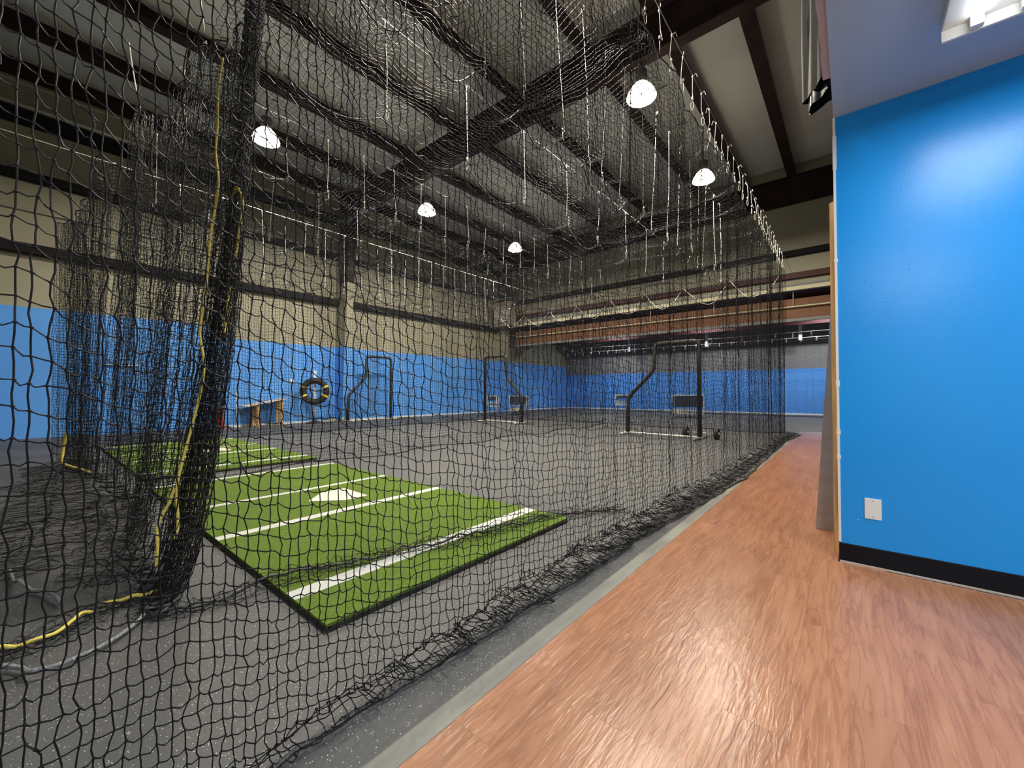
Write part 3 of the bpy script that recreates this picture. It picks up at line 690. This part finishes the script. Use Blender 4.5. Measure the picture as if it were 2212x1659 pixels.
# ---- top nets: slung between the cables
ROWS = [(-1.2, 3.84, .62), (-2.5, 3.80, .62), (-3.62, 3.80, 1.15), (-5.72, 3.80, .55)]
ROWS2 = [(-5.78, 3.78, .55), (-7.9, 3.72, .8), (-10.1, 3.52, .5)]
def top_net(label, rows, y0, y1, seed, mesh, r, sagx, m):
    e = empty('top_net', label, 'net', 'batting cage nets', loc=((rows[0][0]+rows[-1][0])/2, (y0+y1)/2, 3.6))
    c = np.array(e.location)
    X = np.linspace(rows[-1][0], rows[0][0], int(abs(rows[-1][0]-rows[0][0])/mesh*1.06)); Y = np.linspace(y0, y1, int((y1-y0)/mesh*1.06))
    Xg, Yg = np.meshgrid(X, Y, indexing='ij')
    z = np.zeros_like(Xg)
    for (xa, za, sa), (xb, zb, sb) in zip(rows, rows[1:]):
        k = (Xg <= xa+1e-6) & (Xg >= xb-1e-6); u = (xa-Xg)/(xa-xb); d = abs(xb-xa)
        zz = za*(1-u)+zb*u - sagx*d*np.sin(PI*np.clip(u, 0, 1))**.8
        zz -= .24*np.abs(np.sin(PI*Yg/sa))*np.exp(-u*d/.35) + .24*np.abs(np.sin(PI*Yg/sb))*np.exp(-(1-u)*d/.35)
        z = np.where(k, zz, z)
    z += .03*noise2(Xg*3, Yg*2, seed, 4, 1, 1)
    P = np.stack([Xg + .012*noise2(Yg, Xg, seed+3, 3, 6, 3), Yg + .02*noise2(Xg, Yg, seed+4, 3, 6, 2), z], -1) + rng.normal(0, .004, Xg.shape+(3,)) - c
    netting('netting', P, r, m, e)
    for xr, zr, sp in rows[1:-1]:
        yy = np.linspace(y0, y1, int((y1-y0)/sp*10)); zz = zr - .015 - DIP*np.abs(np.sin(PI*yy/sp))
        tube('sling_rope', [(xr-c[0], a-c[1], b_-c[2]) for a, b_ in zip(yy, zz)], .0065, 'rope_black', e, 5)
    return e
DIP = .24
top_net('black net roof slung over the near cage', ROWS, .85, 11.4, 91, .046, .0020, .085, 'net')
top_net('black net roof slung over the second cage', ROWS2, .75, 11.4, 95, .058, .0023, .075, 'net_far')

# ---- drawn-back end curtains (gathered folds)
def curtain(label, hang, bottom, width, seed, mesh, full, amp, pleats, r, m, cv=.9):
    """hang / bottom: (u, x, y, z) tables over u in 0..1"""
    e = empty('end_curtain', label, 'net', 'gathered end curtains', loc=(np.mean([h[1] for h in bottom]), np.mean([h[2] for h in bottom]), 0))
    c = np.array(e.location); hang = np.array(hang); bottom = np.array(bottom)
    nc = int(width/mesh); nr = int(4.0/mesh); u = np.linspace(0, 1, nc); J, U = np.meshgrid(np.linspace(0, 1, nr), u, indexing='ij')
    B = np.stack([np.interp(U, bottom[:, 0], bottom[:, k]) for k in (1, 2, 3)], -1)
    H = np.stack([np.interp(U, hang[:, 0], hang[:, k]) for k in (1, 2, 3)], -1)
    w = np.stack([J**cv, J**cv, J], -1)
    P = B*(1-w) + H*w
    ph = 2*PI*pleats*U + 1.2*noise1(U*12, seed)
    P[..., 1] += amp*np.sin(ph)*(1-.3*J) + .03*noise2(U*20, P[..., 2], seed+1, 4, 1, 1.2)
    P[..., 0] += .5*amp*np.sin(2*ph+.7) + .03*noise2(U*25, P[..., 2], seed+2, 4, 1, 1.5)
    P += rng.normal(0, .004, P.shape); P[..., 2] = np.maximum(P[..., 2], .01+.03*rng.random(P.shape[:2])); P -= c
    netting('netting', P, r, m, e)
    tube('top_rope', [tuple(p) for p in P[-1, ::2]], .007, 'rope_black', e, 5)
    tube('bottom_rope', [tuple(p) for p in P[0, ::2]], .009, 'rope_black', e, 5)
    return e, c
CUR, cc = curtain('dense black net curtain gathered into a bundle near the yellow ropes',
    hang=[(0, -3.10, 1.02, 4.15), (.42, -3.38, 1.04, 3.75), (.55, -3.62, .92, 3.45), (.70, -3.95, .84, 3.82), (.82, -4.5, .78, 3.35), (1, -5.45, .70, 3.82)],
    bottom=[(0, -2.35, .40, .02), (.35, -2.60, .45, .02), (.50, -2.72, .42, .02), (.65, -3.3, .40, .02), (.8, -4.1, .55, .02), (1, -5.2, .62, .02)],
    width=7.2, seed=101, mesh=.044, full=1, amp=.055, pleats=15, r=.0020, m='net', cv=.58)
CUR2, cc2 = curtain('dusty black net curtain bunched in folds at the left end of the second cage',
    hang=[(0, -5.45, .70, 3.82), (.2, -5.95, .74, 3.35), (.36, -6.75, .55, 3.75), (.46, -7.0, .52, 3.6), (.7, -8.0, .42, 3.3), (1, -9.9, .33, 3.72)],
    bottom=[(0, -5.3, .6, .02), (.2, -6.1, .55, .02), (.34, -6.9, .5, .02), (.5, -7.4, .48, .02), (.68, -7.9, .45, .02), (.85, -8.25, .42, .02), (1, -9.7, .32, .02)],
    width=8.4, seed=111, mesh=.048, full=1, amp=.07, pleats=13, r=.0021, m='net_far')
# tails of the near curtain lying on the rubber and over the mat edge
def tail(parent, c, path, width, seed, m='net'):
    pth = np.array(smoothpath(path, 8)); n = len(pth)
    d = np.gradient(pth, axis=0); L = np.concatenate([[0], np.cumsum(np.linalg.norm(np.diff(pth, axis=0), axis=1))])
    k = int(L[-1]/.03); s = np.linspace(0, L[-1], k); C = np.stack([np.interp(s, L, pth[:, i]) for i in range(3)], -1)
    T = np.gradient(C, axis=0); T /= np.linalg.norm(T, axis=1, keepdims=True); Nn = np.stack([-T[:, 1], T[:, 0], 0*T[:, 0]], -1)
    rows = 9; P = []
    for j in range(rows):
        o = (j/(rows-1)-.5)*width*(1+.45*noise1(s*5, seed+j//2)) + .02*noise1(s*11, seed+20+j)
        q = C + Nn*o[:, None]; q[:, 2] += .012 + .03*np.abs(noise1(s*9, seed+40+j)); P.append(q)
    P = np.array(P) + rng.normal(0, .004, (rows, k, 3)); P[..., 2] = np.maximum(P[..., 2], C[None, :, 2]+.006); P -= c
    netting('trailing_netting', P, .0016, m, parent)
    tube('trailing_rope', [tuple(p) for p in P[rows//2, ::2]], .006, 'rope_black', parent, 6)
tail(CUR, cc, [(-2.55, .42, 0), (-2.34, .37, 0), (-2.27, .62, 0), (-2.22, .83, .036), (-2.08, 1.30, .036), (-1.92, 1.81, .036), (-1.82, 2.35, .036), (-1.72, 2.80, 0), (-1.45, 3.2, 0)], .14, 7)
tail(CUR, cc, [(-2.62, .46, 0), (-2.60, .28, 0), (-2.50, .12, 0), (-2.40, -.05, 0), (-2.34, -.4, 0), (-2.4, -.9, 0)], .16, 17)
tail(CUR2, cc2, [(-5.3, .66, 0), (-5.0, .45, 0), (-4.2, .42, 0), (-3.5, .36, 0), (-2.9, .30, 0)], .30, 27, 'net_far')
tail(CUR2, cc2, [(-8.4, .45, 0), (-7.6, .30, 0), (-6.4, .22, 0), (-5.2, .16, 0), (-4.2, .05, 0), (-3.4, -.2, 0)], .55, 37, 'net_far')

# ---- yellow and grey ropes on the near curtain
def rope(label, pts, r, m, grp=None, cat='rope', nm='rope'):
    o = tube(nm, smoothpath(pts, 6), r, m, None, 7); return tag(o, label, cat, grp)
rope('long yellow rope hanging down the net bundle', [(-3.264, .831, 3.267), (-3.231, .799, 3.024), (-3.164, .78, 2.735), (-3.12, .762, 2.526), (-3.045, .76, 2.29), (-2.984, .708, 1.937), (-2.926, .682, 1.693), (-2.879, .655, 1.49), (-2.841, .631, 1.322), (-2.768, .635, 1.16), (-2.73, .62, 1.031), (-2.706, .592, .905), (-2.684, .563, .784), (-2.663, .533, .668), (-2.631, .502, .534), (-2.597, .493, .448), (-2.543, .489, .345), (-2.522, .474, .276)], .0068, 'rope_yellow', 'yellow ropes')
rope('short yellow rope hooked over the right side of the bundle', [(-2.985, .815, 2.2), (-2.955, .83, 2.274), (-2.912, .848, 2.208), (-2.886, .842, 2.111), (-2.858, .823, 1.968), (-2.85, .80, 1.8)], .0085, 'rope_yellow', 'yellow ropes')
rope('yellow rope end showing below the middle of the bundle', [(-2.80, .76, 1.60), (-2.788, .751, 1.547), (-2.761, .735, 1.433), (-2.736, .719, 1.322)], .007, 'rope_yellow', 'yellow ropes')
rope('yellow rope near the foot of the bundle', [(-2.64, .49, .50), (-2.62, .468, .438), (-2.62, .444, .386), (-2.612, .422, .325), (-2.56, .417, .227), (-2.55, .41, .16)], .0068, 'rope_yellow', 'yellow ropes')
rope('yellow rope lying on the floor at the foot of the bundle', [(-2.55, .44, .03), (-2.587, .414, .03), (-2.601, .374, .02), (-2.606, .342, .03), (-2.618, .299, .02), (-2.604, .264, .03), (-2.64, .25, .02)], .0085, 'rope_yellow', 'yellow ropes')
rope('yellow rope trailing over the floor to the left edge', [(-2.55, .20, .03), (-2.52, .166, .05), (-2.464, .135, .05), (-2.405, .089, .045), (-2.389, .036, .05), (-2.401, -.008, .04), (-2.418, -.046, .05), (-2.45, -.12, .04), (-2.45, -.3, .03)], .007, 'rope_yellow', 'yellow ropes')
rope('yellow rope at the foot of the far curtain', [(-8.05, .36, .45), (-8.1, .33, .22), (-8.0, .33, .05), (-7.7, .38, .03), (-7.366, .44, .03), (-6.95, .50, .03)], .018, 'rope_yellow', 'yellow ropes')
rope('thick grey rope curving over the floor at the lower left', [(-2.40, -.2, .02), (-2.357, -.085, .02), (-2.326, -.044, .02), (-2.251, .003, .02), (-2.184, .021, .03), (-2.153, .071, .03), (-2.184, .139, .02), (-2.226, .228, .02), (-2.333, .322, .02), (-2.42, .36, .03)], .008, 'rope_grey')
rope('pale cord looped on the floor left of the bundle', [(-3.521, -.043, .02), (-3.294, -.024, .02), (-3.163, -.009, .06), (-3.10, .03, .02), (-3.04, .064, .02), (-2.9, .10, .03), (-2.812, .116, .02)], .008, 'rope_grey')
rope('white cord holding up the peak of the near net curtain', [(-3.60, .76, 4.80), (-3.56, .755, 4.3), (-3.54, .753, 3.95), (-3.56, .77, 3.78), (-3.60, .80, 3.62)], .004, 'rope_white', 'white curtain cords')
rope('white cord holding up the left peak of the net curtain', [(-5.74, .64, 4.63), (-5.66, .651, 4.4), (-5.60, .69, 4.05), (-5.52, .70, 3.9), (-5.45, .70, 3.82)], .006, 'rope_white', 'white curtain cords')

# ================================================================== CABLES AND WHITE TIES
def tie_mesh(length, seed):
    q = random.Random(seed); b = bmesh.new(); w = .018
    addtube(b, [(0, 0, 0), (q.uniform(-w, w), q.uniform(-w, w), -length*.5), (q.uniform(-.03, .03), q.uniform(-.03, .03), -length+.08)], .0028, 5)
    for z in (-.02, -length+.12): 
        mt = Matrix.Translation((0, 0, z)) @ Matrix.Diagonal((1, 1, 1.7, 1)); bmesh.ops.create_icosphere(b, subdivisions=1, radius=.010, matrix=mt)
    # open loop round the net rope
    addtube(b, [(0, 0, -length+.09), (.013, 0, -length+.06), (.011, 0, -length+.01), (0, 0, -length-.01), (-.011, 0, -length+.01), (-.013, 0, -length+.06)], .0025, 5, closed=True)
    addtube(b, [(0, 0, -.02), (.03, .01, .012), (.045, .012, -.03)], .003, 4)
    me = bpy.data.meshes.new('rope_tie'); bmesh.ops.recalc_face_normals(b, faces=b.faces); b.to_mesh(me); b.free(); me.materials.append(M['rope_white']); return me
def cable(label, x, y0, y1, z, ties, zb, m='cable', r=.004):
    e = empty('support_cable', label, 'cable', 'cage support cables', loc=(x, (y0+y1)/2, z)); cy = (y0+y1)/2
    tube('wire', [(0, y-cy, -.02*math.sin(PI*(y-y0)/(y1-y0))) for y in np.linspace(y0, y1, 12)], r, m, e, 6)
    mm = [tie_mesh(z-zb, k+int(abs(x)*10)) for k in range(4)]
    for k, y in enumerate(ties):
        o = bpy.data.objects.new('rope_tie', mm[k % 4]); link(o, e); o.location = (0, y-cy, -.02*math.sin(PI*(y-y0)/(y1-y0)))
        o.rotation_euler = (random.uniform(-.05, .05), random.uniform(-.05, .05), random.uniform(0, 6)); o.scale = (1, 1, random.uniform(.94, 1.04))
cable('steel cable with short white ties along the top of the walkway net', XN, -2, 14.8, 4.22, [y for y in np.arange(3.05, 11.4, .31)], 3.86)
cable('high steel cable with long white ties over the near cage', -2.5, -2, 14.8, 5.75, [.62*k for k in range(3, 19)], 3.80)
cable('steel cable with white ties over the middle of the near cage', -3.62, -2, 14.8, 4.80, [1.15*k for k in range(1, 10)], 3.78)
cable('steel cable with white ties along the net between the cages', -5.75, -2, 14.8, 4.65, list(np.arange(1.1, 11.4, .55)), 3.80)
cable('steel cable with white ties over the middle of the second cage', -7.9, -2, 14.8, 4.85, list(np.arange(1.2, 11.4, .8)), 3.72)
cable('white cord with long white ties along the far side of the second cage', -10.1, -2, 14.8, 5.08, list(np.arange(1.9, 11.4, .48)), 3.52, 'rope_white', .006)
def cross_cable(label, y, x0, x1, z, n, drop):
    e = empty('support_cable', label, 'cable', 'cage support cables', loc=((x0+x1)/2, y, z)); h = (x1-x0)/2
    tube('wire', [(-h, 0, 0), (0, 0, -.03), (h, 0, 0)], .007, 'wire', e, 5); me = tie_mesh(drop, int(y*7+z*3))
    for k in range(n):
        o = bpy.data.objects.new('rope_tie', me); link(o, e); o.location = (-h+2*h*(k+.5)/n, 0, -.01); o.rotation_euler = (0, 0, random.uniform(0, 6)); o.scale = (1.6, 1.6, random.uniform(.8, 1.3))
cross_cable('upper white wire with hooks in front of the far wall', 18.6, XW+.04, XE, 3.25, 34, .18)
cross_cable('lower white wire carrying the dusty net in front of the far wall', 19.4, XW+.04, XE, 3.12, 40, .16)
